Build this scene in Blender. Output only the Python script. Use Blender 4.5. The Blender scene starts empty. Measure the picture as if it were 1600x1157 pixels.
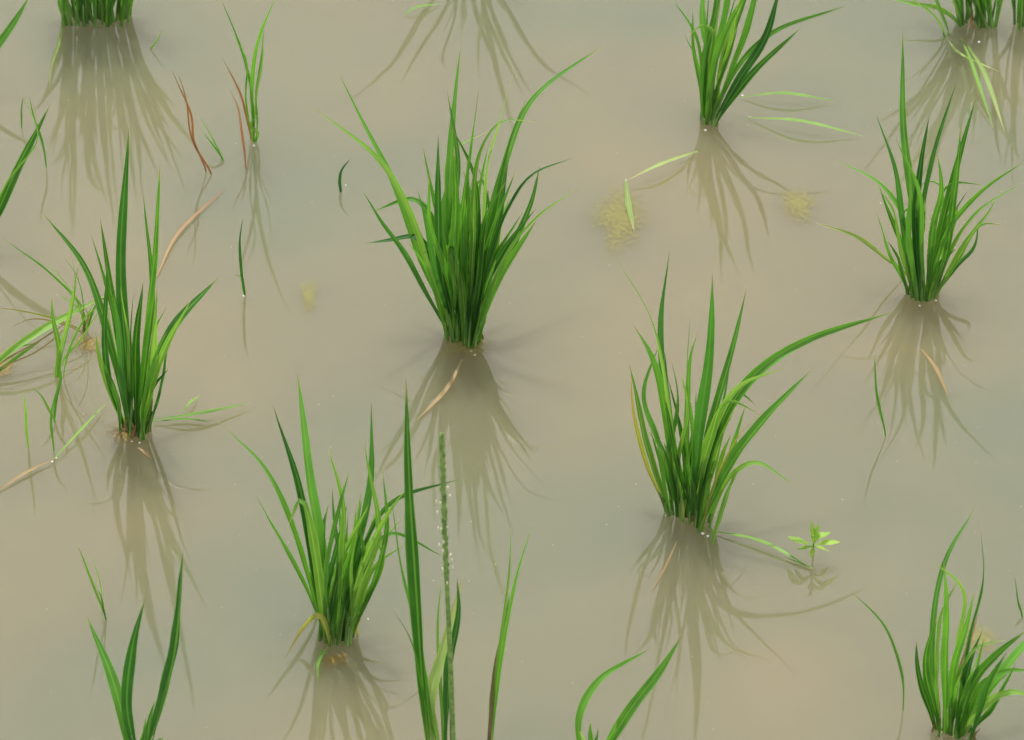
import bpy, bmesh, math, random
from mathutils import Vector, noise
R = math.radians
scene = bpy.context.scene
col = scene.collection
PITCH = R(38); DIST = 2.6; FPX = 6500.0; MPP = DIST/FPX
CAM = Vector((0, -DIST*math.cos(PITCH), DIST*math.sin(PITCH)))
FW = Vector((0, math.cos(PITCH), -math.sin(PITCH))); UP = Vector((0, math.sin(PITCH), math.cos(PITCH))); RT = Vector((1, 0, 0))

def ray(u, v): return FW + RT*((u-800)/FPX) - UP*((v-578.5)/FPX)
def on_z(u, v, z=0.0):
    d = ray(u, v); return CAM + d*((z-CAM.z)/d.z)
def on_y(u, v, y):
    d = ray(u, v); return CAM + d*((y-CAM.y)/d.y)

# ---------------------------------------------------------------- materials
def newmat(name):
    m = bpy.data.materials.new(name); m.use_nodes = True
    nt = m.node_tree; nt.nodes.clear(); return m, nt
def N(nt, t, **k):
    n = nt.nodes.new(t)
    for a, b in k.items(): setattr(n, a, b)
    return n
def ramp(nt, stops):
    n = N(nt, 'ShaderNodeValToRGB'); e = n.color_ramp.elements
    while len(e) < len(stops): e.new(0.5)
    for i, (p, c) in enumerate(stops):
        e[i].position = p; e[i].color = (*c, 1)
    return n

def leaf_mat(name, dark, light, tip, trans=0.36, tipstart=0.93, rough=0.42, foot=(0.16, 0.24, 0.06)):
    m, nt = newmat(name); L = nt.links.new
    out = N(nt, 'ShaderNodeOutputMaterial')
    uv = N(nt, 'ShaderNodeUVMap'); sep = N(nt, 'ShaderNodeSeparateXYZ'); L(uv.outputs[0], sep.inputs[0])
    info = N(nt, 'ShaderNodeObjectInfo')
    mp = N(nt, 'ShaderNodeMapping'); mp.inputs['Scale'].default_value = (26, 1.5, 1); L(uv.outputs[0], mp.inputs[0])
    vn = N(nt, 'ShaderNodeTexNoise'); vn.inputs['Scale'].default_value = 1.0; vn.inputs['Detail'].default_value = 2; L(mp.outputs[0], vn.inputs['Vector'])
    tc = N(nt, 'ShaderNodeTexCoord')
    bn = N(nt, 'ShaderNodeTexNoise'); bn.inputs['Scale'].default_value = 55; bn.inputs['Detail'].default_value = 4; L(tc.outputs['Object'], bn.inputs['Vector'])
    a1 = N(nt, 'ShaderNodeMath', operation='MULTIPLY_ADD'); L(vn.outputs[0], a1.inputs[0]); a1.inputs[1].default_value = 0.8; a1.inputs[2].default_value = -0.4
    a2 = N(nt, 'ShaderNodeMath', operation='MULTIPLY_ADD'); L(bn.outputs[0], a2.inputs[0]); a2.inputs[1].default_value = 0.8; L(a1.outputs[0], a2.inputs[2])
    a3 = N(nt, 'ShaderNodeMath', operation='MULTIPLY_ADD'); L(info.outputs['Random'], a3.inputs[0]); a3.inputs[1].default_value = 0.85; L(a2.outputs[0], a3.inputs[2])
    a4 = N(nt, 'ShaderNodeMath', operation='ADD'); L(a3.outputs[0], a4.inputs[0]); a4.inputs[1].default_value = -0.3
    rp = ramp(nt, [(0.1, dark), (0.9, light)]); L(a4.outputs[0], rp.inputs[0])
    ab = N(nt, 'ShaderNodeMath', operation='SUBTRACT'); L(sep.outputs[0], ab.inputs[0]); ab.inputs[1].default_value = 0.5
    ab2 = N(nt, 'ShaderNodeMath', operation='ABSOLUTE'); L(ab.outputs[0], ab2.inputs[0])
    mr = N(nt, 'ShaderNodeMapRange'); L(ab2.outputs[0], mr.inputs[0]); mr.inputs[1].default_value = 0.03; mr.inputs[2].default_value = 0.10; mr.inputs[3].default_value = 0.6; mr.inputs[4].default_value = 0
    # thin pale margin of the blade
    er = N(nt, 'ShaderNodeMapRange'); L(ab2.outputs[0], er.inputs[0]); er.inputs[1].default_value = 0.40; er.inputs[2].default_value = 0.5; er.inputs[3].default_value = 0.0; er.inputs[4].default_value = 0.5
    sm = N(nt, 'ShaderNodeMath', operation='MAXIMUM'); L(mr.outputs[0], sm.inputs[0]); L(er.outputs[0], sm.inputs[1])
    mx = N(nt, 'ShaderNodeMix', data_type='RGBA'); L(sm.outputs[0], mx.inputs[0]); L(rp.outputs[0], mx.inputs[6])
    mx.inputs[7].default_value = (light[0]*1.6, light[1]*1.3, light[2]*1.5, 1)
    tr = N(nt, 'ShaderNodeMapRange'); L(sep.outputs[1], tr.inputs[0]); tr.inputs[1].default_value = tipstart; tr.inputs[2].default_value = 1.0
    mx2 = N(nt, 'ShaderNodeMix', data_type='RGBA'); L(tr.outputs[0], mx2.inputs[0]); L(mx.outputs[2], mx2.inputs[6]); mx2.inputs[7].default_value = (*tip, 1)
    br = N(nt, 'ShaderNodeMapRange'); L(sep.outputs[1], br.inputs[0]); br.inputs[1].default_value = 0.03; br.inputs[2].default_value = 0.22; br.inputs[3].default_value = 0.5; br.inputs[4].default_value = 0
    mx3 = N(nt, 'ShaderNodeMix', data_type='RGBA'); L(br.outputs[0], mx3.inputs[0]); L(mx2.outputs[2], mx3.inputs[6]); mx3.inputs[7].default_value = (*foot, 1)
    p = N(nt, 'ShaderNodeBsdfPrincipled'); L(mx3.outputs[2], p.inputs['Base Color']); p.inputs['Roughness'].default_value = rough
    p.inputs['IOR'].default_value = 1.45
    bp = N(nt, 'ShaderNodeBump'); bp.inputs['Strength'].default_value = 0.6; bp.inputs['Distance'].default_value = 0.0004; L(vn.outputs[0], bp.inputs['Height']); L(bp.outputs[0], p.inputs['Normal'])
    t = N(nt, 'ShaderNodeBsdfTranslucent')
    tcx = N(nt, 'ShaderNodeMix', data_type='RGBA', blend_type='MULTIPLY'); tcx.inputs[0].default_value = 1; L(mx3.outputs[2], tcx.inputs[6]); tcx.inputs[7].default_value = (2.0, 2.0, 0.9, 1); L(tcx.outputs[2], t.inputs[0])
    ms = N(nt, 'ShaderNodeMixShader'); ms.inputs[0].default_value = trans; L(p.outputs[0], ms.inputs[1]); L(t.outputs[0], ms.inputs[2]); L(ms.outputs[0], out.inputs[0])
    return m
M = {}
M['green'] = leaf_mat('rice_leaf_green', (0.026, 0.115, 0.012), (0.115, 0.315, 0.040), (0.30, 0.30, 0.10))
M['deep'] = leaf_mat('rice_leaf_deep', (0.018, 0.085, 0.014), (0.065, 0.220, 0.036), (0.16, 0.22, 0.07))
M['light'] = leaf_mat('rice_leaf_light', (0.09, 0.23, 0.03), (0.21, 0.40, 0.08), (0.38, 0.38, 0.14))
M['pale'] = leaf_mat('rice_leaf_pale', (0.18, 0.28, 0.08), (0.30, 0.42, 0.14), (0.40, 0.37, 0.17), trans=0.3, tipstart=0.7)
M['straw'] = leaf_mat('dead_leaf_straw', (0.18, 0.13, 0.06), (0.34, 0.26, 0.13), (0.25, 0.17, 0.08), trans=0.15, tipstart=0.6, rough=0.7, foot=(0.2, 0.15, 0.07))
M['red'] = leaf_mat('dead_stem_red', (0.27, 0.10, 0.04), (0.40, 0.18, 0.08), (0.30, 0.18, 0.08), trans=0.15, tipstart=0.6, rough=0.7, foot=(0.2, 0.09, 0.04))
M['tan'] = leaf_mat('dead_leaf_tan', (0.22, 0.12, 0.055), (0.34, 0.23, 0.11), (0.26, 0.12, 0.06), trans=0.1, tipstart=0.3, rough=0.6, foot=(0.25, 0.18, 0.09))
M['purple'] = leaf_mat('sheath_purple', (0.09, 0.055, 0.045), (0.18, 0.14, 0.07), (0.08, 0.2, 0.04), trans=0.1, tipstart=0.5, foot=(0.1, 0.07, 0.05))
M['yellow'] = leaf_mat('leaf_yellowing', (0.17, 0.22, 0.03), (0.34, 0.36, 0.08), (0.36, 0.25, 0.10), trans=0.3, tipstart=0.6)
M['sprout'] = leaf_mat('seedling_leaf', (0.19, 0.35, 0.05), (0.30, 0.48, 0.09), (0.34, 0.45, 0.10), trans=0.3)

def simple_mat(name, c1, c2, scale, rough=0.6):
    m, nt = newmat(name); L = nt.links.new
    out = N(nt, 'ShaderNodeOutputMaterial'); p = N(nt, 'ShaderNodeBsdfPrincipled')
    tc = N(nt, 'ShaderNodeTexCoord'); n = N(nt, 'ShaderNodeTexNoise'); n.inputs['Scale'].default_value = scale; n.inputs['Detail'].default_value = 3
    L(tc.outputs['Object'], n.inputs['Vector']); r = ramp(nt, [(0.35, c1), (0.65, c2)]); L(n.outputs[0], r.inputs[0]); L(r.outputs[0], p.inputs['Base Color'])
    p.inputs['Roughness'].default_value = rough; L(p.outputs[0], out.inputs[0]); return m
M['stem'] = simple_mat('culm_green', (0.07, 0.18, 0.03), (0.21, 0.33, 0.09), 90, 0.42)
M['grain'] = simple_mat('seed_green', (0.10, 0.21, 0.04), (0.24, 0.38, 0.10), 300, 0.5)
M['anther'] = simple_mat('anther_cream', (0.68, 0.66, 0.46), (0.80, 0.78, 0.6), 300, 0.6)
M['speck'] = simple_mat('speck_pale', (0.24, 0.22, 0.16), (0.38, 0.35, 0.27), 40, 0.6)

def algae_mat(name, c1, c2, thr, amax, soft, grain):
    m, nt = newmat(name); L = nt.links.new
    out = N(nt, 'ShaderNodeOutputMaterial'); p = N(nt, 'ShaderNodeBsdfPrincipled')
    uv = N(nt, 'ShaderNodeUVMap'); tc = N(nt, 'ShaderNodeTexCoord')
    n = N(nt, 'ShaderNodeTexNoise'); n.inputs['Scale'].default_value = grain; n.inputs['Detail'].default_value = 6; n.inputs['Roughness'].default_value = 0.75; L(tc.outputs['Object'], n.inputs['Vector'])
    sep = N(nt, 'ShaderNodeSeparateXYZ'); L(uv.outputs[0], sep.inputs[0])
    r = ramp(nt, [(0.35, c1), (0.7, c2)]); L(n.outputs[0], r.inputs[0]); L(r.outputs[0], p.inputs['Base Color'])
    a = N(nt, 'ShaderNodeMath', operation='MULTIPLY_ADD'); L(sep.outputs[0], a.inputs[0]); a.inputs[1].default_value = -0.55; L(n.outputs[0], a.inputs[2])
    mr = N(nt, 'ShaderNodeMapRange'); L(a.outputs[0], mr.inputs[0]); mr.inputs[1].default_value = thr; mr.inputs[2].default_value = thr+soft; mr.inputs[4].default_value = amax
    L(mr.outputs[0], p.inputs['Alpha']); p.inputs['Roughness'].default_value = 0.25; L(p.outputs[0], out.inputs[0]); return m
M['algae'] = algae_mat('algae_olive', (0.17, 0.165, 0.045), (0.28, 0.25, 0.07), 0.0, 0.65, 0.38, 300)
M['scum'] = algae_mat('scum_brown', (0.15, 0.10, 0.025), (0.30, 0.22, 0.07), 0.05, 0.8, 0.3, 420)

# ---------------------------------------------------------------- mesh helpers
def mesh_obj(name, verts, faces, mat, parent=None, uvs=None, smooth=True):
    me = bpy.data.meshes.new(name)
    org = verts[0].copy() if parent is None else parent.location.copy()
    me.from_pydata([tuple(v-org) for v in verts], [], faces)
    if uvs:
        l = me.uv_layers.new(name='UVMap')
        for lp in me.loops: l.data[lp.index].uv = uvs[lp.vertex_index]
    if smooth:
        for p in me.polygons: p.use_smooth = True
    me.materials.append(mat)
    o = bpy.data.objects.new(name, me); col.objects.link(o)
    if parent is not None: o.parent = parent
    else: o.location = org
    return o
def tag(o, label=None, cat=None, group=None, kind=None):
    if label: o['label'] = label
    if cat: o['category'] = cat
    if group: o['group'] = group
    if kind: o['kind'] = kind
    return o
def thing(name, label, cat, u, v, group=None):
    o = bpy.data.objects.new(name, None); col.objects.link(o); o.location = on_z(u, v, 0); o.empty_display_size = 0.02
    return tag(o, label, cat, group)

def catmull(P, n):
    if len(P) == 2: return [P[0].lerp(P[1], i/(n-1)) for i in range(n)]
    Q = [P[0]*2-P[1]] + P + [P[-1]*2-P[-2]]
    dense = []
    for i in range(1, len(Q)-2):
        p0, p1, p2, p3 = Q[i-1:i+3]
        t0 = 0; t1 = t0+max((p1-p0).length, 1e-6)**.5; t2 = t1+max((p2-p1).length, 1e-6)**.5; t3 = t2+max((p3-p2).length, 1e-6)**.5
        for k in range(16):
            t = t1+(t2-t1)*k/16
            A1 = p0*((t1-t)/(t1-t0))+p1*((t-t0)/(t1-t0)); A2 = p1*((t2-t)/(t2-t1))+p2*((t-t1)/(t2-t1)); A3 = p2*((t3-t)/(t3-t2))+p3*((t-t2)/(t3-t2))
            B1 = A1*((t2-t)/(t2-t0))+A2*((t-t0)/(t2-t0)); B2 = A2*((t3-t)/(t3-t1))+A3*((t-t1)/(t3-t1))
            dense.append(B1*((t2-t)/(t2-t1))+B2*((t-t1)/(t2-t1)))
    dense.append(P[-1].copy())
    L = [0]
    for a, b in zip(dense, dense[1:]): L.append(L[-1]+(b-a).length)
    out = []; j = 0
    for i in range(n):
        s = L[-1]*i/(n-1)
        while j < len(L)-2 and L[j+1] < s: j += 1
        f = (s-L[j])/max(L[j+1]-L[j], 1e-9); out.append(dense[j].lerp(dense[j+1], min(max(f, 0), 1)))
    return out

def spine(pts, D=None, rnd=random, n=28):
    b = on_z(pts[0][0], pts[0][1], pts[0][2] if len(pts[0]) > 2 else 0.0)
    cum = [0]
    for a, c in zip(pts, pts[1:]): cum.append(cum[-1]+math.hypot(a[0]-c[0], a[1]-c[1]))
    H = abs(pts[0][1]-pts[-1][1])*MPP/math.cos(PITCH)
    if D is None: D = rnd.uniform(-0.22, 0.42)
    P = [b]
    for k, p in enumerate(pts[1:], 1):
        if len(p) > 2: P.append(on_z(*p)); continue
        s = cum[k]/cum[-1]
        q = on_y(p[0], p[1], b.y + D*H*s**1.3)
        if q.z < 0.0015: q = on_z(p[0], p[1], 0.0015)
        P.append(q)
    if len(pts[0]) < 3: P = [b-Vector((0, 0, 0.012))] + P
    return catmull(P, n)

def blade(pts, w=14, mat='green', parent=None, D=None, rnd=random, name='leaf', yaw=None, twist=None, flat=False, base=0.36, peak=0.5, fold=None, n=28, label=None):
    S = spine(pts, D, rnd, n)
    W = w*MPP
    yaw = rnd.uniform(-1.0, 1.0) if yaw is None else yaw
    twist = rnd.uniform(-1.3, 1.3) if twist is None else twist
    fold = rnd.uniform(0.3, 0.85) if fold is None else fold
    V = []; U = []; F = []
    F0 = Vector((math.sin(yaw), -math.cos(yaw), 0.75)).normalized()
    if flat: F0 = Vector((0, 0, 1)); twist *= 0.2; fold *= 0.3
    ph = rnd.uniform(0, 6)
    if not flat:
        wl = rnd.uniform(0.4, 1.0)*1.5*MPP
        for i in range(n):
            t = i/(n-1); S[i] = S[i]+Vector((math.sin(ph+t*9)*wl*t*1.5, math.cos(ph*1.7+t*7)*wl*t*2, 0))
    for i, p in enumerate(S):
        t = i/(n-1)
        T = (S[min(i+1, n-1)]-S[max(i-1, 0)]).normalized()
        side = T.cross(F0)
        if side.length < 0.05: side = T.cross(Vector((0.3, 0.4, 0.9)))
        side.normalize(); nor = side.cross(T).normalized()
        a = twist*(t-0.3)
        s2 = side*math.cos(a)+nor*math.sin(a); n2 = nor*math.cos(a)-side*math.sin(a)
        if t < peak: f = base+(1-base)*(0.5-0.5*math.cos(t/peak*math.pi))
        else: f = max(0.0, 1-((t-peak)/(1-peak))**1.7)
        h = W*0.5*f*(1+0.06*math.sin(ph+t*17)) + 0.00006
        fd = fold*(1.8-1.4*t)
        for k, x in enumerate((-1, -0.5, 0, 0.5, 1)):
            lift = h*fd*(abs(x)**1.2)
            rip = h*0.10*x*x*math.sin(ph*2+t*31+x*2)
            V.append(p + s2*(h*x*math.cos(min(fd, 1)*.6)) + n2*(lift+rip)); U.append((0.5+x*0.5, t))
    for i in range(n-1):
        for k in range(4):
            a = i*5+k; F.append((a, a+1, a+6, a+5))
    o = mesh_obj(name, V, F, M[mat], parent, U)
    if label: o['label'] = label
    return o, S

def tube(S, r0, r1, mat, parent, name='stem', seg=7, squash=1.0):
    V = []; F = []; n = len(S)
    for i, p in enumerate(S):
        t = i/(n-1); r = r0+(r1-r0)*t
        T = (S[min(i+1, n-1)]-S[max(i-1, 0)]).normalized()
        a = T.cross(Vector((0.1, 1, 0.05))).normalized(); b = T.cross(a)
        for k in range(seg):
            th = 2*math.pi*k/seg; V.append(p+a*(math.cos(th)*r)+b*(math.sin(th)*r*squash))
    for i in range(n-1):
        for k in range(seg):
            F.append((i*seg+k, i*seg+(k+1) % seg, (i+1)*seg+(k+1) % seg, (i+1)*seg+k))
    F.append(tuple(range(seg))[::-1]); F.append(tuple((n-1)*seg+k for k in range(seg)))
    U = [(0.3, i/(n-1)*0.3) for i in range(n) for k in range(seg)]
    return mesh_obj(name, V, F, M[mat], parent, U)

GR = 'rice plants standing in the flooded paddy'
def rice(label, base, spread, traced, nfill=12, hfill=(120, 260), fan=(-0.5, 0.5), seed=1, w=14, nstem=9, name='rice_plant', husk=2, pull=0.25, bend=0.14, even=False):
    rnd = random.Random(seed)
    t = thing(name, label, 'rice plant', base[0], base[1], GR)
    for L in traced:
        kw = dict(L[1]) if len(L) > 1 else {}
        ww = kw.pop('w', w*rnd.uniform(0.85, 1.1)); m = kw.pop('m', rnd.choice(['green', 'green', 'deep', 'green', 'light']))
        st = kw.pop('stem', len(L[0][0]) == 2)
        pts = list(L[0])
        if len(pts[0]) == 2 and abs(pts[0][0]-base[0]) < 60: pts[0] = (pts[0][0]+(base[0]-pts[0][0])*pull, pts[0][1])
        o, S = blade(pts, ww, m, t, rnd=rnd, **kw)
        if st and rnd.random() < 0.6:
            k = rnd.randint(6, 9); tube(S[:k], 2.9*MPP, 1.4*MPP, 'stem', t, squash=0.8)
    for i in range(nfill):
        f = -1+2*((i*0.618) % 1) if even else rnd.uniform(-1, 1); bx = base[0]+f*spread[0]*(1-pull)
        by = base[1]+rnd.uniform(-1, 0.5)*spread[1]
        H = rnd.uniform(*hfill); a = fan[0]+(fan[1]-fan[0])*min(max(0.5+0.30*f+rnd.gauss(0, 0.22), 0.0), 1.0)
        cv = rnd.uniform(0.9, 1.9); pts = [(bx, by)]
        kind = rnd.random()
        if kind < bend*0.3:
            s1 = 1 if a > 0 else -1; x = bx+s1*H*0.12; pts += [(bx+s1*H*.04, by-H*.4), (x+s1*H*.05, by-H*.68), (x+s1*H*.28, by-H*.62)]
        elif kind < bend:
            x = bx+math.sin(a)*H*0.5; s1 = rnd.choice((-1, 1)); pts += [(bx+math.sin(a)*H*.2, by-H*.4), (x, by-H*.78), (x+s1*H*.10, by-H*.82), (x+s1*H*.2, by-H*.74)]
        else:
            for s in (0.33, 0.68, 1.0): pts.append((bx+math.sin(a)*H*s**cv+rnd.gauss(0, 2.5), by-math.cos(a)*H*s))
        o, S = blade(pts, w*rnd.uniform(0.5, 1.0), rnd.choice(['green', 'green', 'deep', 'light'] if i % 3 else ['green', 'light']), t, rnd=rnd)
        if i < nstem:
            k = rnd.randint(6, 10); tube(S[:k], 3.0*MPP, 1.4*MPP, 'stem', t, squash=0.8)
    for i in range(husk):
        bx = base[0]+rnd.uniform(-1, 1)*spread[0]*1.0; by = base[1]+rnd.uniform(-0.6, 0.6)*spread[1]
        blade([(bx, by), (bx+rnd.uniform(-4, 4), by-13), (bx+rnd.uniform(-9, 9), by-rnd.uniform(22, 38))], 5, rnd.choice(['straw', 'tan', 'yellow']), t, rnd=rnd, name='dead_sheath', n=12)
    return t

# ---------------------------------------------------------------- rice plants
rice('large dense bushy rice plant in the middle, its longest leaf curving far up right', (722, 532), (32, 18), [
 ([(702,520),(655,400),(610,275),(575,205),(528,112)], dict(w=10)),
 ([(698,518),(672,420),(640,330),(590,250),(492,167)], dict(w=10)),
 ([(692,520),(665,455),(632,392),(600,350),(565,298)], dict(w=10)),
 ([(700,520),(690,440),(655,372),(610,374),(567,380)], dict(m='deep', w=12, D=0.3)),
 ([(715,528),(700,400),(704,250),(712,160),(721,72)], dict(w=15, m='green')),
 ([(722,530),(712,420),(725,300),(742,190),(750,122)],),
 ([(735,535),(752,400),(785,270),(830,160),(945,70)], dict(w=12, m='green')),
 ([(742,540),(775,440),(800,390),(830,320),(842,258)], dict(w=13)),
 ([(745,540),(765,420),(795,330),(832,272),(895,246)], dict(w=11)),
 ([(748,545),(765,460),(800,390),(845,335),(903,291)], dict(m='light', w=7)),
 ([(735,530),(740,380),(750,240),(785,190),(838,192)], dict(w=11, m='light')),
 ([(738,532),(750,400),(760,260),(782,180),(800,118)], dict(w=12)),
 ([(740,532),(755,420),(775,330),(800,220),(826,150)], dict(w=17, m='green')),
 ([(708,525),(695,400),(678,310),(660,228)], dict(w=9)),
 ([(706,525),(690,420),(684,320),(686,210)], dict(w=14)),
 ([(730,535),(712,430),(700,300),(705,240),(760,205)], dict(w=10, m='light')),
 ([(725,538),(712,450),(690,400),(650,408)], dict(w=10, m='light')),
 ([(728,540),(722,440),(700,380),(715,450)], dict(w=12, m='light')),
 ([(736,545),(740,460),(755,380),(740,330)], dict(w=14)),
 ([(718,530),(705,360),(715,260),(700,140)], dict(w=11)),
 ([(735,540),(735,380),(745,300),(768,215)], dict(w=17)),
 ([(728,540),(722,420),(728,320),(730,250)], dict(w=18, m='green', yaw=0)),
 ([(712,530),(698,440),(690,350),(695,285)], dict(w=18, yaw=0.2)),
 ([(742,545),(762,470),(800,400),(838,345)], dict(w=14, m='green')),
 ([(730,535),(745,400),(742,280),(700,190)], dict(w=9)),
 ([(724,535),(740,430),(765,340),(745,250)], dict(w=15, m='green')),
 ([(720,532),(700,420),(720,330),(760,270)], dict(w=13)),
 ([(716,532),(708,430),(712,330),(708,230)], dict(w=16, m='green', yaw=-0.3)),
 ([(738,538),(752,440),(780,340),(795,255)], dict(w=15, m='deep', yaw=0.2)),
 ([(726,535),(732,420),(740,330),(722,262)], dict(w=12, m='light')),
 ([(735,538),(748,420),(758,340),(790,285)], dict(w=11, m='green')),
 ([(705,525),(685,440),(668,360),(652,300)], dict(w=10, m='deep')),
 ([(716,530),(695,420),(672,350),(668,270)], dict(w=10, m='green')),
], nfill=30, hfill=(120, 300), fan=(-0.36, 0.42), seed=4, w=14, nstem=14, husk=4, bend=0.08, even=True)

rice('rice plant right of centre with one long broad leaf sweeping up to the right', (1078, 812), (38, 18), [
 ([(1040,805),(1020,730),(1000,660),(984,566)], dict(w=12)),
 ([(1036,800),(1008,720),(992,650),(986,588)], dict(w=7, m='yellow')),
 ([(1058,805),(1048,640),(1020,500),(958,398)], dict(w=11)),
 ([(1055,805),(1040,640),(1018,560),(988,508)], dict(w=16, m='green')),
 ([(1065,808),(1042,640),(1030,510),(1046,393)], dict(w=14)),
 ([(1078,812),(1080,700),(1074,600),(1078,488)], dict(w=11)),
 ([(1085,815),(1092,680),(1108,560),(1112,428)], dict(w=18, m='deep')),
 ([(1092,820),(1110,680),(1140,560),(1168,448)], dict(w=14)),
 ([(1090,825),(1120,680),(1175,590),(1260,530),(1397,486)], dict(w=17, m='green', yaw=-0.4)),
 ([(1095,830),(1140,730),(1200,650),(1270,576)], dict(w=18, m='green', yaw=-0.5)),
 ([(1075,810),(1105,690),(1155,605),(1226,577)], dict(w=13)),
 ([(1112,825),(1140,745),(1180,722),(1242,757)], dict(w=8, m='light')),
 ([(1118,850),(1135,780),(1160,722)], dict(w=9, m='light')),
 ([(1085,812),(1105,700),(1138,625),(1185,645)], dict(w=12, m='light')),
 ([(1100,832),(1120,740),(1165,670),(1195,645)], dict(w=5, m='yellow')),
 ([(1070,808),(1075,660),(1078,560),(1090,520)], dict(w=12)),
 ([(1048,805),(1025,690),(1005,620),(1030,540)], dict(w=11)),
 ([(1088,825),(1098,740),(1130,620),(1150,540)], dict(w=15, m='deep')),
 ([(1060,808),(1050,720),(1060,640),(1050,560)], dict(w=15, m='green')),
 ([(1098,828),(1104,760),(1125,690),(1150,640)], dict(w=12, m='light')),
 ([(1068,808),(1062,720),(1075,640),(1066,580)], dict(w=9, m='light')),
 ([(1104,828,.001),(1190,846,.004),(1276,893,.001)], dict(w=6, m='light', flat=True)),
], nfill=18, hfill=(100, 260), fan=(-0.28, 0.42), seed=11, w=13, nstem=10, husk=4, pull=0.1, bend=0.08, even=True)

rice('rice plant on the left with tall thin pointed leaves and one broad leaf reaching right', (212, 675), (24, 18), [
 ([(203,675),(190,560),(172,440),(155,340)], dict(w=13)),
 ([(200,672),(182,520),(160,430),(144,366)], dict(w=10)),
 ([(200,672),(178,560),(135,420),(66,333)], dict(w=13, m='green')),
 ([(208,678),(196,540),(188,400),(202,200)], dict(w=18, m='deep')),
 ([(215,680),(222,540),(242,400),(249,255)], dict(w=12)),
 ([(218,682),(228,560),(238,450),(224,300)], dict(w=9)),
 ([(222,686),(240,590),(272,510),(342,433)], dict(w=18, m='green', yaw=-0.5)),
 ([(220,688),(235,610),(258,540),(300,470)], dict(w=12, m='light')),
 ([(192,668),(172,600),(163,520),(166,410)], dict(w=10)),
 ([(210,680),(212,580),(215,500),(222,440)], dict(w=15)),
 ([(215,684),(228,600),(240,520),(262,480)], dict(w=13)),
 ([(205,678),(194,600),(186,520),(178,460)], dict(w=13)),
 ([(228,688),(228,640),(245,560),(262,520)], dict(w=14, m='green')),
 ([(240,656,.002),(300,648,.006),(392,630,.003)], dict(w=7, m='light', flat=True)),
 ([(238,660,.002),(290,655,.002),(332,660,.002)], dict(w=5, m='light', flat=True)),
], nfill=13, hfill=(80, 230), fan=(-0.3, 0.33), seed=21, w=12, nstem=9, husk=6, pull=0.05, bend=0.05, even=True)

rice('rice plant near the bottom left of the seed spike, with many thin arching leaves', (525, 1000), (34, 22), [
 ([(507,1000),(500,860),(480,720),(463,583)], dict(w=17, m='green')),
 ([(500,992),(488,870),(462,740),(429,633)], dict(w=13)),
 ([(492,975),(455,820),(410,725),(350,668)], dict(w=9)),
 ([(486,962),(450,860),(420,810),(398,772)], dict(w=7)),
 ([(530,1008),(556,880),(578,760),(583,628)], dict(w=14)),
 ([(530,1008),(536,880),(538,790),(510,698)], dict(w=12)),
 ([(540,1002),(556,880),(610,785),(718,750)], dict(w=11, m='deep')),
 ([(545,1000),(570,880),(612,836),(690,868)], dict(w=7)),
 ([(560,995),(585,910),(602,830),(600,735)], dict(w=9)),
 ([(505,1005),(492,870),(472,780),(452,822)], dict(w=15, m='light')),
 ([(512,1005),(512,900),(528,800),(546,735)], dict(w=10)),
 ([(548,1002),(562,920),(590,830),(570,690)], dict(w=9)),
 ([(515,1010),(508,920),(500,850),(512,790)], dict(w=12)),
 ([(555,998),(575,930),(600,870),(585,840)], dict(w=9, m='light')),
 ([(512,1010),(498,960),(470,985),(444,1032)], dict(w=8, m='yellow')),
 ([(505,1014),(500,1035),(495,1066,.002)], dict(w=8, m='light')),
 ([(545,1002),(560,900),(600,810),(640,760)], dict(w=10)),
 ([(548,1002),(566,930),(590,880),(632,850)], dict(w=8, m='light')),
 ([(535,1002),(545,930),(570,880),(560,800)], dict(w=12, m='green')),
 ([(520,1006),(522,920),(535,850),(530,780)], dict(w=12, m='green', yaw=0)),
], nfill=30, hfill=(90, 235), fan=(-0.22, 0.42), seed=36, w=11, nstem=14, husk=4, bend=0.05, even=True)

rice('rice plant cut by the top edge right of centre, two pale leaves floating beside it', (1108, 188), (14, 15), [
 ([(1098,180),(1096,120),(1084,55),(1050,-5)], dict(w=10)),
 ([(1102,190),(1100,100),(1118,20),(1128,-90)], dict(w=14)),
 ([(1106,195),(1118,110),(1138,0),(1150,-140)], dict(w=15, m='green')),
 ([(1112,195),(1140,120),(1170,40),(1200,-110)], dict(w=13)),
 ([(1116,198),(1155,125),(1195,60),(1225,-40)], dict(w=15, m='deep')),
 ([(1114,198),(1150,110),(1210,50),(1322,8)], dict(w=9)),
 ([(1118,196),(1155,140),(1190,100),(1250,45)], dict(w=12)),
 ([(1104,192),(1108,90),(1098,30),(1106,-60)], dict(w=13)),
 ([(1104,195),(1112,120),(1130,60),(1175,-30)], dict(w=12)),
 ([(1100,185),(1092,130),(1085,90),(1070,50)], dict(w=8)),
 ([(1168,184,.001),(1255,190,.008),(1348,213,.001)], dict(w=7, m='light', flat=True)),
 ([(1158,152,.001),(1225,146,.007),(1308,159,.001)], dict(w=7, m='light', flat=True)),
], nfill=10, hfill=(100, 260), fan=(-0.1, 0.5), seed=41, w=12, nstem=8, husk=1, pull=0)

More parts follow.
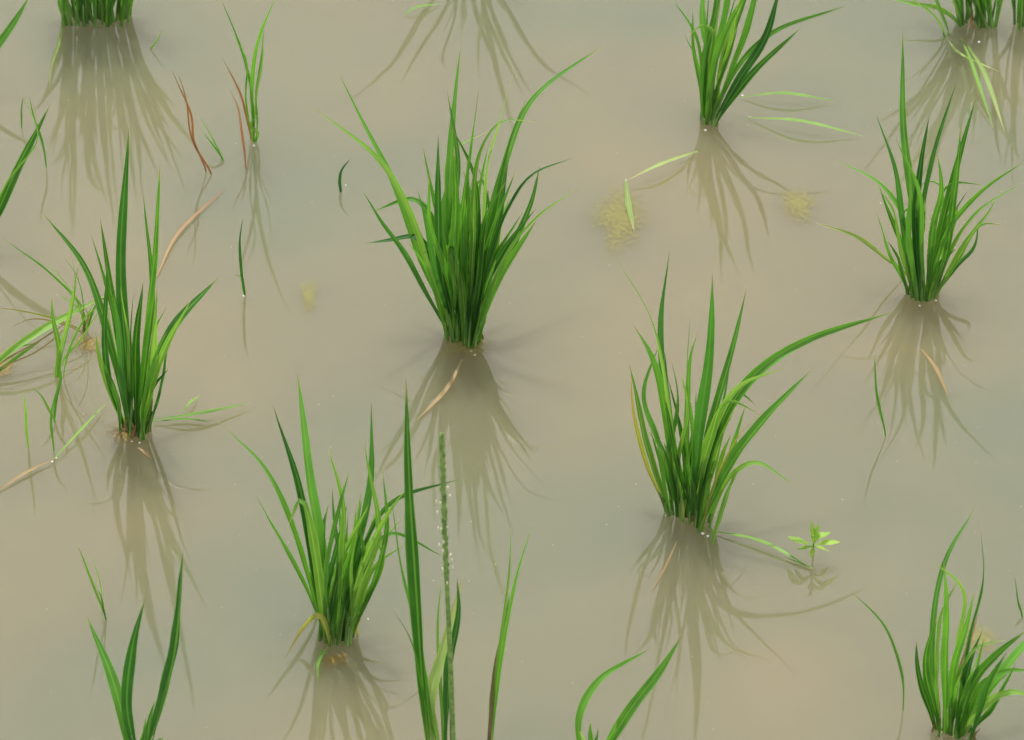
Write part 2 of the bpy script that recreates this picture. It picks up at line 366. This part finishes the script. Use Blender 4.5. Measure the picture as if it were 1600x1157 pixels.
rice('rice plant near the right edge with one very tall upright leaf and pale drooping leaf', (1444, 458), (26, 17), [
 ([(1430,470),(1428,330),(1412,200),(1410,45)], dict(w=14)),
 ([(1426,466),(1410,340),(1372,285),(1303,249)], dict(w=8)),
 ([(1424,460),(1408,340),(1398,260),(1369,180)], dict(w=10)),
 ([(1440,472),(1442,340),(1462,230),(1496,125)], dict(w=10)),
 ([(1450,472),(1470,360),(1492,270),(1527,150)], dict(w=13, m='green')),
 ([(1452,470),(1480,360),(1530,300),(1604,252)], dict(w=9)),
 ([(1462,466),(1495,405),(1535,352),(1562,352)], dict(w=8, m='light')),
 ([(1448,470),(1455,360),(1480,290),(1538,288)], dict(w=8)),
 ([(1418,455),(1392,400),(1380,360),(1367,325)], dict(w=8)),
 ([(1414,428),(1385,405),(1340,372),(1270,347)], dict(w=7, m='pale', D=-1.0)),
 ([(1438,470),(1430,350),(1440,260),(1450,180)], dict(w=13)),
 ([(1456,468),(1478,400),(1490,320),(1500,200)], dict(w=12, m='green')),
 ([(1434,470),(1422,380),(1425,300),(1418,240)], dict(w=13)),
 ([(1465,462),(1510,380),(1545,330),(1556,308)], dict(w=9)),
 ([(1460,465),(1490,420),(1520,385),(1530,340)], dict(w=9)),
 ([(1445,470),(1440,400),(1435,300),(1400,215)], dict(w=8)),
 ([(1446,470),(1460,350),(1470,300),(1463,240)], dict(w=12)),
 ([(1424,462),(1408,400),(1395,330),(1375,300),(1365,290)], dict(w=9, m='light')),
 ([(1462,466),(1488,390),(1530,330),(1600,285)], dict(w=8, m='light')),
], nfill=14, hfill=(80, 210), fan=(-0.35, 0.55), seed=52, w=11, nstem=12, husk=2, pull=0.05, even=True)

rice('rice plant in the upper left corner, a wide tuft of stems cut off above', (152, 36), (54, 12), [
 ([(106,40),(98,0),(90,-60),(70,-160)], dict(w=11)),
 ([(104,42),(95,10),(92,-10),(72,-30)], dict(w=9)),
 ([(150,42),(148,0),(140,-90),(130,-230)], dict(w=14)),
 ([(132,42),(130,0),(128,-90),(120,-210)], dict(w=13)),
 ([(166,42),(168,0),(172,-90),(180,-210)], dict(w=13)),
 ([(190,42),(196,0),(215,-80),(240,-190)], dict(w=12)),
 ([(100,20),(92,60),(82,100),(76,142,.002)], dict(w=6, m='pale', stem=False, D=-1.2)),
 ([(170,42),(175,-20),(190,-120),(185,-240)], dict(w=14)),
], nfill=46, hfill=(170, 330), fan=(-0.4, 0.32), seed=62, w=13, nstem=40, husk=1, pull=0, even=True)

rice('rice plant in the upper right corner with a pale bent leaf hanging in front', (1528, 38), (30, 14), [
 ([(1500,40),(1470,15),(1430,8),(1384,-4)], dict(w=9, m='light')),
 ([(1500,42),(1490,0),(1470,-60),(1440,-120)], dict(w=12)),
 ([(1530,45),(1530,-30),(1525,-110),(1530,-220)], dict(w=14)),
 ([(1556,42),(1570,-30),(1590,-110),(1640,-190)], dict(w=12)),
 ([(1512,72,.004),(1540,120,.012),(1570,207,.001)], dict(w=8, m='pale', flat=True)),
 ([(1500,60,.004),(1515,90,.012),(1552,200,.001)], dict(w=6, m='light', flat=True)),
 ([(1478,58,.002),(1500,84,.006),(1560,112,.001)], dict(w=5, m='pale', flat=True)),
 ([(1482,55),(1470,20),(1455,-20),(1445,-60)], dict(w=7, m='light')),
 ([(1476,58),(1462,30),(1440,10),(1410,-10)], dict(w=6, m='light')),
], nfill=28, hfill=(150, 320), fan=(-0.5, 0.4), seed=71, w=12, nstem=24, husk=1, pull=0, even=True)

rice('rice tuft at the extreme right of the top edge, stem bases only', (1592, 44), (14, 9), [
 ([(1590,48),(1592,0),(1600,-60),(1625,-180)], dict(w=12)),
 ([(1600,48),(1610,0),(1630,-60),(1660,-150)], dict(w=12)),
], nfill=9, hfill=(150, 280), fan=(-0.2, 0.5), seed=75, w=11, nstem=9, husk=0, pull=0)

rice('rice plant just beyond the top edge, seen as long leaf reflections in the water', (735, -60), (30, 12), [
 ([(710,-60),(660,-140),(600,-230),(520,-300)], dict(w=12)),
 ([(760,-60),(800,-140),(850,-220),(930,-270)], dict(w=12)),
], nfill=14, hfill=(150, 280), fan=(-0.5, 0.45), seed=81, w=12, nstem=10, husk=0)

rice('rice plant in the lower right corner, a thin leaf curling to a hooked point', (1490, 1150), (40, 18), [
 ([(1455,1140),(1456,1010),(1475,880),(1526,790)], dict(w=9)),
 ([(1476,1145),(1500,1010),(1505,920),(1452,874)], dict(w=10)),
 ([(1490,1148),(1512,1000),(1535,900),(1532,815)], dict(w=10)),
 ([(1498,1150),(1520,1070),(1560,1020),(1602,985)], dict(w=16, m='green', yaw=-0.4)),
 ([(1502,1152),(1530,1080),(1570,1050),(1612,1045)], dict(w=13)),
 ([(1450,1140),(1440,1070),(1432,1030),(1430,1000)], dict(w=10)),
 ([(1462,1145),(1465,1040),(1472,960),(1500,905)], dict(w=11)),
 ([(1470,1145),(1478,1030),(1480,960),(1475,875)], dict(w=13)),
 ([(1480,1148),(1500,1050),(1515,1000),(1530,955)], dict(w=7, m='straw')),
 ([(1484,1148),(1490,1040),(1512,970),(1524,925)], dict(w=12)),
 ([(1508,1150),(1540,1100),(1580,1080),(1620,1090)], dict(w=13, m='light')),
 ([(1488,1150),(1500,1060),(1530,1010),(1570,1000)], dict(w=12, m='light')),
 ([(1460,1142),(1448,1060),(1450,1010),(1462,960)], dict(w=13, m='green')),
 ([(1506,1150),(1545,1080),(1600,1010),(1650,960)], dict(w=16, m='green', yaw=-0.5)),
], nfill=12, hfill=(90, 170), fan=(-0.25, 0.8), seed=93, w=12, nstem=10, husk=3, bend=0.0)

rice('rice plant at the bottom left, just three broad pointed blades rising from the lower edge', (222, 1200), (20, 12), [
 ([(205,1195),(186,1100),(165,1030),(136,963)], dict(w=16, m='green')),
 ([(215,1198),(198,1100),(205,1020),(228,938)], dict(w=17, m='deep')),
 ([(232,1200),(252,1100),(276,1000),(286,862)], dict(w=19, m='deep')),
 ([(226,1200),(262,1080),(282,960),(281,812)], dict(w=4)),
], nfill=6, hfill=(60, 110), fan=(-0.3, 0.4), seed=101, w=13, nstem=6, husk=1)

rice('rice plant below the lower edge right of centre, two blade tips leaning right', (925, 1205), (20, 12), [
 ([(905,1195),(905,1120),(935,1066),(1014,1012)], dict(w=11)),
 ([(935,1200),(985,1110),(1025,1055),(1067,992)], dict(w=16, m='green')),
], nfill=5, hfill=(40, 80), fan=(-0.4, 0.5), seed=111, w=12, nstem=5, husk=1)

rice('rice plant off the left edge whose broad blades lean in at upper left', (-45, 395), (18, 12), [
 ([(-30,395),(0,325),(35,245),(79,163)], dict(w=17, m='green')),
 ([(-35,392),(10,290),(60,215),(34,148)], dict(w=4)),
], nfill=8, hfill=(60, 150), fan=(-0.6, 0.1), seed=121, w=13, nstem=6, husk=0, pull=0)
rice('rice leaf blade cutting across the upper left corner of the photo', (-50, 150), (10, 8), [
 ([(-45,150),(-15,90),(15,45),(48,-8)], dict(w=15, m='green')),
], nfill=3, hfill=(60, 100), fan=(-0.7, -0.1), seed=125, w=12, nstem=3, husk=0, pull=0)

# ---------------------------------------------------------------- weeds and single shoots
def weed(label, base, blades, name='weed_grass', cat='grass', group=None, seed=1):
    rnd = random.Random(seed); t = thing(name, label, cat, base[0], base[1], group)
    for L in blades:
        kw = dict(L[1]) if len(L) > 1 else {}
        m = kw.pop('m', 'green'); w = kw.pop('w', 7); nm = kw.pop('name', 'leaf')
        blade(L[0], w, m, t, rnd=rnd, name=nm, **kw)
    return t

t = weed('tall flowering grass with a green seed spike and long upright blades at bottom centre', (695, 1180), [
 ([(672,1178),(656,1020),(645,820),(632,588)], dict(w=20, m='green', yaw=-0.3, twist=0.3)),
 ([(678,1180),(652,1000),(625,880),(604,738)], dict(w=9)),
 ([(682,1182),(674,1090),(696,1000),(712,940),(726,900)], dict(w=17, m='pale', yaw=-0.2)),
 ([(698,1182),(702,1060),(716,960),(712,902)], dict(w=15, m='deep')),
 ([(685,1180),(660,1080),(640,1000),(612,950)], dict(w=4)),
 ([(690,1182),(672,1080),(655,1010),(648,960)], dict(w=7, m='light')),
 ([(692,1182),(688,1060),(684,960),(688,900)], dict(w=5, m='light')),
], seed=5)
S = spine([(708,1176),(704,1040),(697,880),(690,678)], -0.12, random, 60)
tube(S, 4.2*MPP, 2.4*MPP, 'grain', t)
def spikelets(S, i0, i1, cnt, parent, r, ln, mat, name, rnd, out):
    V = []; F = []
    for j in range(cnt):
        f = i0+(i1-i0)*j/(cnt-1); i = int(f); p = S[i].lerp(S[min(i+1, len(S)-1)], f-i)
        T = (S[min(i+1, len(S)-1)]-S[max(i-1, 0)]).normalized()
        a = rnd.uniform(0, 6.28); e1 = T.cross(Vector((0, 1, 0))).normalized(); e2 = T.cross(e1)
        o = e1*math.cos(a)+e2*math.sin(a); c = p+o*out*rnd.uniform(.75, 1.2); ax = (T+o*rnd.uniform(0.05, 0.3)).normalized(); b1 = ax.cross(o).normalized(); b2 = ax.cross(b1)
        k0 = len(V); V.append(c-ax*ln)
        for q, rr in ((-.45, .8), (.15, 1), (.6, .6)):
            for k in range(5):
                th = k*2*math.pi/5; V.append(c+ax*(ln*q)+b1*(math.cos(th)*r*rr)+b2*(math.sin(th)*r*rr))
        V.append(c+ax*ln)
        for k in range(5):
            k2 = (k+1) % 5; F.append((k0, k0+1+k2, k0+1+k)); F.append((k0+16, k0+11+k, k0+11+k2))
            for g in (0, 5): F.append((k0+1+g+k, k0+1+g+k2, k0+6+g+k2, k0+6+g+k))
    return mesh_obj(name, V, F, M[mat], parent)
rr = random.Random(8)
spikelets(S, 34, 59, 120, t, 1.9*MPP, 8*MPP, 'grain', 'seed_spike', rr, 2.2*MPP)
spikelets(S, 33, 50, 20, t, 1.5*MPP, 4.4*MPP, 'anther', 'anthers', rr, 8*MPP)

weed('slim forked grass with a purple sheath standing right of the seed spike', (762, 1165), [
 ([(762,1165),(772,1060),(785,985),(795,930)], dict(w=8, m='purple', name='sheath', base=0.8, peak=0.6)),
 ([(768,1160),(786,1000),(805,900),(834,818)], dict(w=7, m='green')),
 ([(766,1162),(784,990),(794,900),(800,822)], dict(w=5, m='light')),
 ([(764,1164),(770,1080),(778,1040),(790,1010)], dict(w=5, m='light')),
], seed=6)
weed('sparse weed with thin upright green blades and red stems at the upper left', (397, 222), [
 ([(398,222),(393,140),(372,60),(344,-5)], dict(w=7)),
 ([(396,220),(394,130),(404,60),(432,-8)], dict(w=7)),
 ([(392,218),(380,160),(362,120),(349,90)], dict(w=4, m='red', yaw=0)),
 ([(384,262),(380,220),(372,170),(358,140)], dict(w=4, m='red', name='stem', yaw=0)),
 ([(400,224),(403,190),(400,150),(415,40)], dict(w=4)),
 ([(399,222),(402,208),(392,196),(405,180)], dict(w=6, m='light')),
 ([(395,222),(385,150),(384,90),(362,50)], dict(w=5)),
 ([(397,222),(402,150),(410,90),(408,30)], dict(w=4, m='light')),
], seed=7)
weed('short green grass blade lying in the water beside the red stems', (346, 250), [
 ([(346,250),(330,215,.012),(308,180,.02)], dict(w=5, m='light')),
 ([(350,252),(335,230,.008),(318,205,.012)], dict(w=4, m='green')),
], seed=8, name='grass_shoot')
weed('two dry red stems standing bent in the water at upper left', (330, 272), [
 ([(330,272),(304,225),(298,180),(270,110)], dict(w=4, m='red', name='stem', D=0.1, base=0.8, yaw=0, twist=0)),
 ([(322,268),(300,215),(292,165),(278,118)], dict(w=3, m='red', name='stem', D=-.1, base=0.8, yaw=0, twist=0)),
], seed=9, name='dead_stem', cat='stem')
weed('tiny dark curved shoot left of the large middle rice plant', (532, 300), [
 ([(532,300),(531,285),(536,265),(546,247)], dict(w=5, m='deep')),
 ([(532,300),(529,292),(530,282)], dict(w=3, m='green')),
], seed=10, name='grass_shoot')
weed('single thin dark rush blade standing left of the middle rice plant', (383, 462), [
 ([(383,462),(377,425),(375,385),(381,341)], dict(w=5, m='deep')),
 ([(383,462),(380,450),(374,432),(366,430)], dict(w=3, m='green')),
], seed=11, name='grass_shoot')
weed('lone thin upright grass blade in open water below the right hand rice plant', (1383, 682), [
 ([(1383,682),(1376,645),(1368,600),(1365,555)], dict(w=4, m='green')),
], seed=12, name='grass_shoot')
weed('pair of faint thin shoots near the left of the lower edge', (164, 965), [
 ([(164,965),(150,925),(135,890),(122,850)], dict(w=4, m='light')),
 ([(160,955),(158,920),(150,885),(142,862)], dict(w=3, m='light')),
 ([(166,968),(160,940),(150,920)], dict(w=3, m='green')),
], seed=13, name='grass_shoot')
weed('short upright blade close to the left edge beside the floating straw', (44, 700), [
 ([(44,700),(40,660),(38,612)], dict(w=5, m='light')),
], seed=14, name='grass_shoot')
weed('small thin blade at the extreme right edge near the corner', (1598, 965), [
 ([(1598,965),(1592,940),(1584,900)], dict(w=4, m='green')),
], seed=15, name='grass_shoot')
weed('tiny slanting shoot below the upper left rice plant', (236, 78), [
 ([(236,78),(243,66),(256,46)], dict(w=3, m='light')),
], seed=16, name='grass_shoot')
weed('thin double blade standing between the left edge and the upper left weed', (72, 262), [
 ([(72,262),(66,225),(56,190),(44,150)], dict(w=4)),
 ([(34,200),(34,180),(36,150)], dict(w=3)),
], seed=17, name='grass_shoot')
weed('long hair thin blade bowing left, beside the lower right rice plant', (1410, 1112), [
 ([(1410,1112),(1409,1050),(1385,985),(1330,926)], dict(w=4, m='green')),
], seed=27, name='grass_shoot')
weed('straggling pale weed with long thin blades crossing at the left edge', (92, 590), [
 ([(90,590),(96,540),(110,480),(125,410)], dict(w=5, m='light')),
 ([(88,590),(92,545),(84,500),(80,465)], dict(w=9, m='light')),
 ([(84,655),(88,620),(94,590),(92,560)], dict(w=6, m='green')),
 ([(84,705),(80,670),(82,640),(88,600)], dict(w=4, m='green')),
 ([(100,590),(110,545),(124,510),(150,470)], dict(w=4, m='green')),
 ([(86,660),(76,640),(66,620),(50,606)], dict(w=4, m='light')),
 ([(92,590),(100,560),(128,530),(160,480)], dict(w=4, m='light')),
 ([(92,590),(110,500),(118,440),(112,390)], dict(w=3, m='green')),
], seed=18)
weed('broad arching blades reaching in from the left edge beneath the left rice plant', (-35, 600), [
 ([(-35,600),(0,562),(60,518),(168,462)], dict(w=12, m='light', D=0.9)),
 ([(-40,600),(0,578),(40,548),(90,512)], dict(w=6, m='green', D=0.8)),
 ([(-40,600),(-10,570),(20,545),(60,535)], dict(w=6, m='light', D=0.8)),
 ([(-40,600),(0,568),(50,540),(110,500)], dict(w=3, m='straw', D=0.8)),
 ([(-40,600),(10,572),(60,548),(150,470)], dict(w=3, m='straw', D=0.8)),
], seed=19)
weed('thin wiry weed strands crossing toward the left rice plant above the algae', (132, 520), [
 ([(132,520),(128,480),(80,430),(10,374)], dict(w=4, m='green')),
 ([(134,520),(126,490),(110,470),(90,460)], dict(w=4, m='light')),
 ([(132,520),(130,500),(122,470),(100,452)], dict(w=3, m='light')),
 ([(136,518),(150,480),(160,468),(176,462)], dict(w=4, m='green')),
 ([(130,520),(136,495),(132,478)], dict(w=4, m='straw')),
 ([(130,520),(90,500),(40,488),(-10,480)], dict(w=3, m='yellow', D=0.2)),
 ([(132,520),(120,470),(90,430),(62,405)], dict(w=3, m='light')),
 ([(134,520),(130,470),(120,430),(100,400)], dict(w=3, m='green')),
 ([(134,520),(142,490),(160,480),(185,490)], dict(w=3, m='light')),
 ([(128,522),(90,505),(50,498),(20,510)], dict(w=2.5, m='straw', D=0.2)),
], seed=20)

def loose(name, label, pts, w, m, seed=1, cat='leaf'):
    rnd = random.Random(seed)
    o, S = blade(pts, w, m, None, rnd=rnd, name=name, flat=True, base=0.45)
    tag(o, label, cat); return o
loose('floating_leaf', 'long reddish dead leaf floating between the left and middle rice plants', [(245,432,.001),(278,365,.002),(352,294,.001)], 5, 'tan', 2)
loose('floating_leaf', 'straw coloured dead leaf floating just below the large middle rice plant', [(722,562,.003),(700,605,.002),(650,658,.001)], 7, 'straw', 3)
loose('floating_leaf', 'small brown dead leaf floating below the right hand rice plant', [(1440,546,.001),(1462,575,.002),(1482,620,.001)], 6, 'straw', 4)
loose('floating_leaf', 'dry brown straw floating in from the left edge', [(-5,768,.001),(42,738,.002),(88,716,.002)], 6, 'straw', 5)
loose('floating_leaf', 'thin green blade floating beside the dry straw at left', [(84,718,.002),(130,668,.004),(168,628,.002)], 4, 'light', 6)
loose('floating_leaf', 'thin dry blade on the water below the right of centre rice plant', [(1058,845,.001),(1040,885,.001),(1018,925,.001)], 3.5, 'straw', 7)
loose('floating_leaf', 'pale scrap of leaf floating by the foot of the left rice plant', [(215,700,.001),(228,708,.001),(238,718,.001)], 6, 'straw', 8)
loose('floating_leaf', 'short green scrap of blade floating right of the left rice plant', [(285,645,.001),(296,630,.004),(312,618,.001)], 4, 'light', 9)
t = thing('bent_leaf', 'pale green leaf folded into an angle, floating left of the top right rice plant', 'leaf', 978, 283)
blade([(1090,237,.002),(1030,258,.008),(978,283,.004)], 7, 'pale', t, rnd=random.Random(3), name='upper_half', flat=True, base=0.6)
blade([(978,283,.004),(982,320,.003),(991,363,.001)], 9, 'pale', t, rnd=random.Random(4), name='lower_half', flat=True, base=0.5)
loose('floating_leaf', 'small loose curled leaf fragment floating at the top centre edge', [(632,24,.001),(650,12,.004),(690,6,.001)], 6, 'light', 10)

t = thing('seedling', 'tiny broad leaved seedling with a star of bright green leaves at lower right', 'seedling', 1271, 866)
for i, (q, w) in enumerate([([(1270,852,.012),(1250,846,.016),(1231,838,.012)], 12), ([(1271,850,.014),(1270,832,.024),(1268,814,.030)], 10),
    ([(1272,852,.012),(1290,848,.016),(1313,847,.013)], 12), ([(1272,850,.014),(1282,838,.020),(1298,832,.020)], 11),
    ([(1270,854,.011),(1258,856,.012),(1243,858,.008)], 10), ([(1272,854,.011),(1284,857,.010),(1296,862,.006)], 9), ([(1271,852,.013),(1276,832,.022),(1280,818,.027)], 8),
    ([(1271,855,.011),(1270,862,.008),(1266,872,.004)], 9)]):
    blade(q, w, 'sprout', t, rnd=random.Random(i), flat=True, base=0.25, peak=0.5, n=14)
tube([on_z(1271, 868, -0.01), on_z(1271, 860, 0.005), on_z(1271, 851, .014)], 1.6*MPP, 1.2*MPP, 'stem', t)
loose('floating_leaf', 'thin pale blade floating beside the small seedling', [(1228,872,.001),(1250,880,.001),(1278,892,.001)], 4, 'pale', 12)

def mat_patch(name, label, u, v, ru, rv, m, seed, z=0.0012):
    c = on_z(u, v, z); V = [c]; U = [(0, 0)]; F = []; n = 40
    sc = DIST/FPX
    for ring, f in ((1, .35), (2, .7), (3, 1.0)):
        for k in range(n):
            a = 2*math.pi*k/n
            wob = 1+0.45*noise.noise(Vector((math.cos(a)*1.6+seed*7, math.sin(a)*1.6, seed)))+0.2*noise.noise(Vector((math.cos(a)*5+seed*3, math.sin(a)*5, seed)))
            V.append(c+Vector((math.cos(a)*ru*sc*f*wob, math.sin(a)*rv*sc/math.sin(PITCH)*f*wob, 0))); U.append((f, 0))
    for k in range(n):
        k2 = (k+1) % n; F.append((0, 1+k, 1+k2))
        for g in (0, n): F.append((1+g+k, 1+g+n+k, 1+g+n+k2, 1+g+k2))
    return tag(mesh_obj(name, V, F, M[m], None, U), label, 'algae')
mat_patch('algae_patch', 'olive yellow algae patch under the folded pale leaf', 968, 338, 50, 64, 'algae', 1)
mat_patch('algae_patch', 'round olive algae patch alone in open water at upper right', 1247, 318, 38, 36, 'algae', 2)
mat_patch('algae_patch', 'brown scum at the foot of the wiry weed on the left', 136, 536, 34, 16, 'scum', 3)
mat_patch('algae_patch', 'brown scum touching the left edge of the photo', 4, 574, 26, 28, 'scum', 4)
mat_patch('algae_patch', 'brown scum around the stems of the left rice plant', 196, 672, 34, 26, 'scum', 5)
mat_patch('algae_patch', 'brown scum around the stems of the rice plant nearest the seed spike', 525, 1030, 30, 14, 'scum', 6)
mat_patch('algae_patch', 'small faint yellow algae wisp between the left and middle rice plants', 482, 462, 18, 36, 'algae', 7)
mat_patch('algae_patch', 'brown scum caught in the lower right rice plant', 1530, 1000, 34, 26, 'algae', 8)
mat_patch('algae_patch', 'thin scum round the stems of the large middle rice plant', 728, 540, 44, 24, 'algae', 9)

glint_mat, nt = newmat('glint_pale'); L = nt.links.new  # pale glossy beads added to stand in for sun glints where stems meet water
out = N(nt, 'ShaderNodeOutputMaterial'); g = N(nt, 'ShaderNodeBsdfPrincipled'); g.inputs['Base Color'].default_value = (0.65, 0.65, 0.58, 1); g.inputs['Roughness'].default_value = 0.08; g.inputs['IOR'].default_value = 1.6
L(g.outputs[0], out.inputs[0])
bm_me = None
rnd = random.Random(5)
for (u, v) in [(742,555),(736,549),(750,522),(712,520),(1106,838),(1098,834),(1040,806),(1120,826),(556,976),(549,968),(508,992),(575,968),(218,692),(206,690),(1172,184),(1160,150),(1422,458),(1462,470),(1437,478),(1102,204),(397,228),(540,290),(381,463),(88,716),(82,722),(978,282),(1376,318),(1530,66)]:
    if bm_me is None:
        b = bmesh.new(); bmesh.ops.create_uvsphere(b, u_segments=12, v_segments=8, radius=1.0)
        bm_me = bpy.data.meshes.new('glint_bead'); b.to_mesh(bm_me); b.free()
        for p in bm_me.polygons: p.use_smooth = True
        bm_me.materials.append(glint_mat)
    o = bpy.data.objects.new('glint_bead', bm_me); col.objects.link(o); r = rnd.uniform(1.3, 2.6)*MPP
    o.location = on_z(u, v, r*0.3); o.scale = (r, r, r*0.8)
    tag(o, 'sun glint put in as a tiny shiny bubble on the water at a plant stem', 'bead', 'tiny beads put in as sun glints around the stems')

rnd = random.Random(77); V = []; F = []
for i in range(330):
    u = rnd.uniform(-300, 1900); v = rnd.uniform(-300, 1400); c = on_z(u, v, 0.0009); r = rnd.uniform(0.4, 0.9)*MPP
    k = len(V); a0 = rnd.uniform(0, 6)
    for j in range(5): V.append(c+Vector((math.cos(a0+j*1.257)*r*rnd.uniform(.6, 1.4), math.sin(a0+j*1.257)*r*1.4*rnd.uniform(.6, 1.4), 0)))
    F.append(tuple(range(k, k+5)))
tag(mesh_obj('floating_specks', V, F, M['speck'], None, None, False), 'fine pale specks of dust scattered over the muddy water', 'dust', None, 'stuff')

# ---------------------------------------------------------------- water
m, nt = newmat('muddy_water'); L = nt.links.new
out = N(nt, 'ShaderNodeOutputMaterial'); p = N(nt, 'ShaderNodeBsdfPrincipled'); tc = N(nt, 'ShaderNodeTexCoord')
def nz(scale, detail, off, dist=0.0):
    mp = N(nt, 'ShaderNodeMapping'); mp.inputs['Location'].default_value = off; L(tc.outputs['Object'], mp.inputs[0])
    n = N(nt, 'ShaderNodeTexNoise'); n.inputs['Scale'].default_value = scale; n.inputs['Detail'].default_value = detail; n.inputs['Roughness'].default_value = 0.45; n.inputs['Distortion'].default_value = dist
    L(mp.outputs[0], n.inputs['Vector']); return n
n1 = nz(3.6, 2, (3.1, 1.7, 0)); n2 = nz(9, 4, (8.2, 4.4, 0), 0.3)
r1 = ramp(nt, [(0.36, (0.152, 0.158, 0.104)), (0.64, (0.190, 0.168, 0.104))]); L(n1.outputs[0], r1.inputs[0])
r2 = ramp(nt, [(0.35, (0.94, 0.95, 0.94)), (0.68, (1.07, 1.03, 0.98))]); L(n2.outputs[0], r2.inputs[0])
mx = N(nt, 'ShaderNodeMix', data_type='RGBA', blend_type='MULTIPLY'); mx.inputs[0].default_value = 1; L(r1.outputs[0], mx.inputs[6]); L(r2.outputs[0], mx.inputs[7])
L(mx.outputs[2], p.inputs['Base Color'])
p.inputs['Roughness'].default_value = 0.04; p.inputs['IOR'].default_value = 1.73
p.inputs['Subsurface Weight'].default_value = 1.0; p.inputs['Subsurface Radius'].default_value = (1, 0.9, 0.78); p.inputs['Subsurface Scale'].default_value = 0.26
nb = nz(18, 2, (1, 2, 0)); bp = N(nt, 'ShaderNodeBump'); bp.inputs['Strength'].default_value = 0.45; bp.inputs['Distance'].default_value = 0.0004
L(nb.outputs[0], bp.inputs['Height']); L(bp.outputs[0], p.inputs['Normal']); L(p.outputs[0], out.inputs[0])
X = 40; V = [Vector((x, y, z)) for z in (-1.0, 0) for (x, y) in ((-X, -X), (X, -X), (X, X), (-X, X))]
me = bpy.data.meshes.new('water'); me.from_pydata(V, [], [(3, 2, 1, 0), (4, 5, 6, 7), (0, 1, 5, 4), (1, 2, 6, 5), (2, 3, 7, 6), (3, 0, 4, 7)]); me.materials.append(m)
wo = bpy.data.objects.new('water', me); col.objects.link(wo); tag(wo, 'still muddy brown paddy water reflecting the sky', 'water', None, 'structure')

# ---------------------------------------------------------------- light
EL = R(70); AZ = R(350)
w = bpy.data.worlds.new('World'); scene.world = w; w.use_nodes = True; nt = w.node_tree; nt.nodes.clear(); L = nt.links.new
out = N(nt, 'ShaderNodeOutputWorld'); bg = N(nt, 'ShaderNodeBackground'); sky = N(nt, 'ShaderNodeTexSky', sky_type='NISHITA')
sky.sun_disc = False; sky.sun_elevation = EL; sky.sun_rotation = AZ; sky.dust_density = 4.0; sky.air_density = 1.2
tc = N(nt, 'ShaderNodeTexCoord'); cn = N(nt, 'ShaderNodeTexNoise'); cn.inputs['Scale'].default_value = 2.2; cn.inputs['Detail'].default_value = 3; L(tc.outputs['Generated'], cn.inputs['Vector'])
cr = ramp(nt, [(0.30, (0.80,)*3), (0.62, (0.96,)*3)]); L(cn.outputs[0], cr.inputs[0])
mx = N(nt, 'ShaderNodeMix', data_type='RGBA'); L(cr.outputs[0], mx.inputs[0]); L(sky.outputs[0], mx.inputs[6]); mx.inputs[7].default_value = (9.8, 9.9, 9.6, 1)
L(mx.outputs[2], bg.inputs[0]); bg.inputs[1].default_value = 0.115; L(bg.outputs[0], out.inputs[0])
sd = bpy.data.lights.new('sun', 'SUN'); sd.energy = 4.2; sd.angle = R(1.5); sd.color = (1, 0.96, 0.88)
so = bpy.data.objects.new('sun', sd); col.objects.link(so)
S_ = Vector((math.sin(AZ)*math.cos(EL), math.cos(AZ)*math.cos(EL), math.sin(EL)))
so.rotation_euler = S_.to_track_quat('Z', 'Y').to_euler(); so.location = S_*5

# ---------------------------------------------------------------- camera
cd = bpy.data.cameras.new('camera'); cd.lens = FPX/1600*36; cd.sensor_width = 36; cd.clip_start = 0.05; cd.clip_end = 200
cd.dof.use_dof = True; cd.dof.focus_distance = DIST-0.06; cd.dof.aperture_fstop = 22
co = bpy.data.objects.new('camera', cd); col.objects.link(co); co.location = CAM
co.rotation_euler = (math.pi/2-PITCH, 0, 0)
scene.camera = co
scene.view_settings.view_transform = 'Standard'; scene.view_settings.look = 'None'; scene.view_settings.exposure = 0
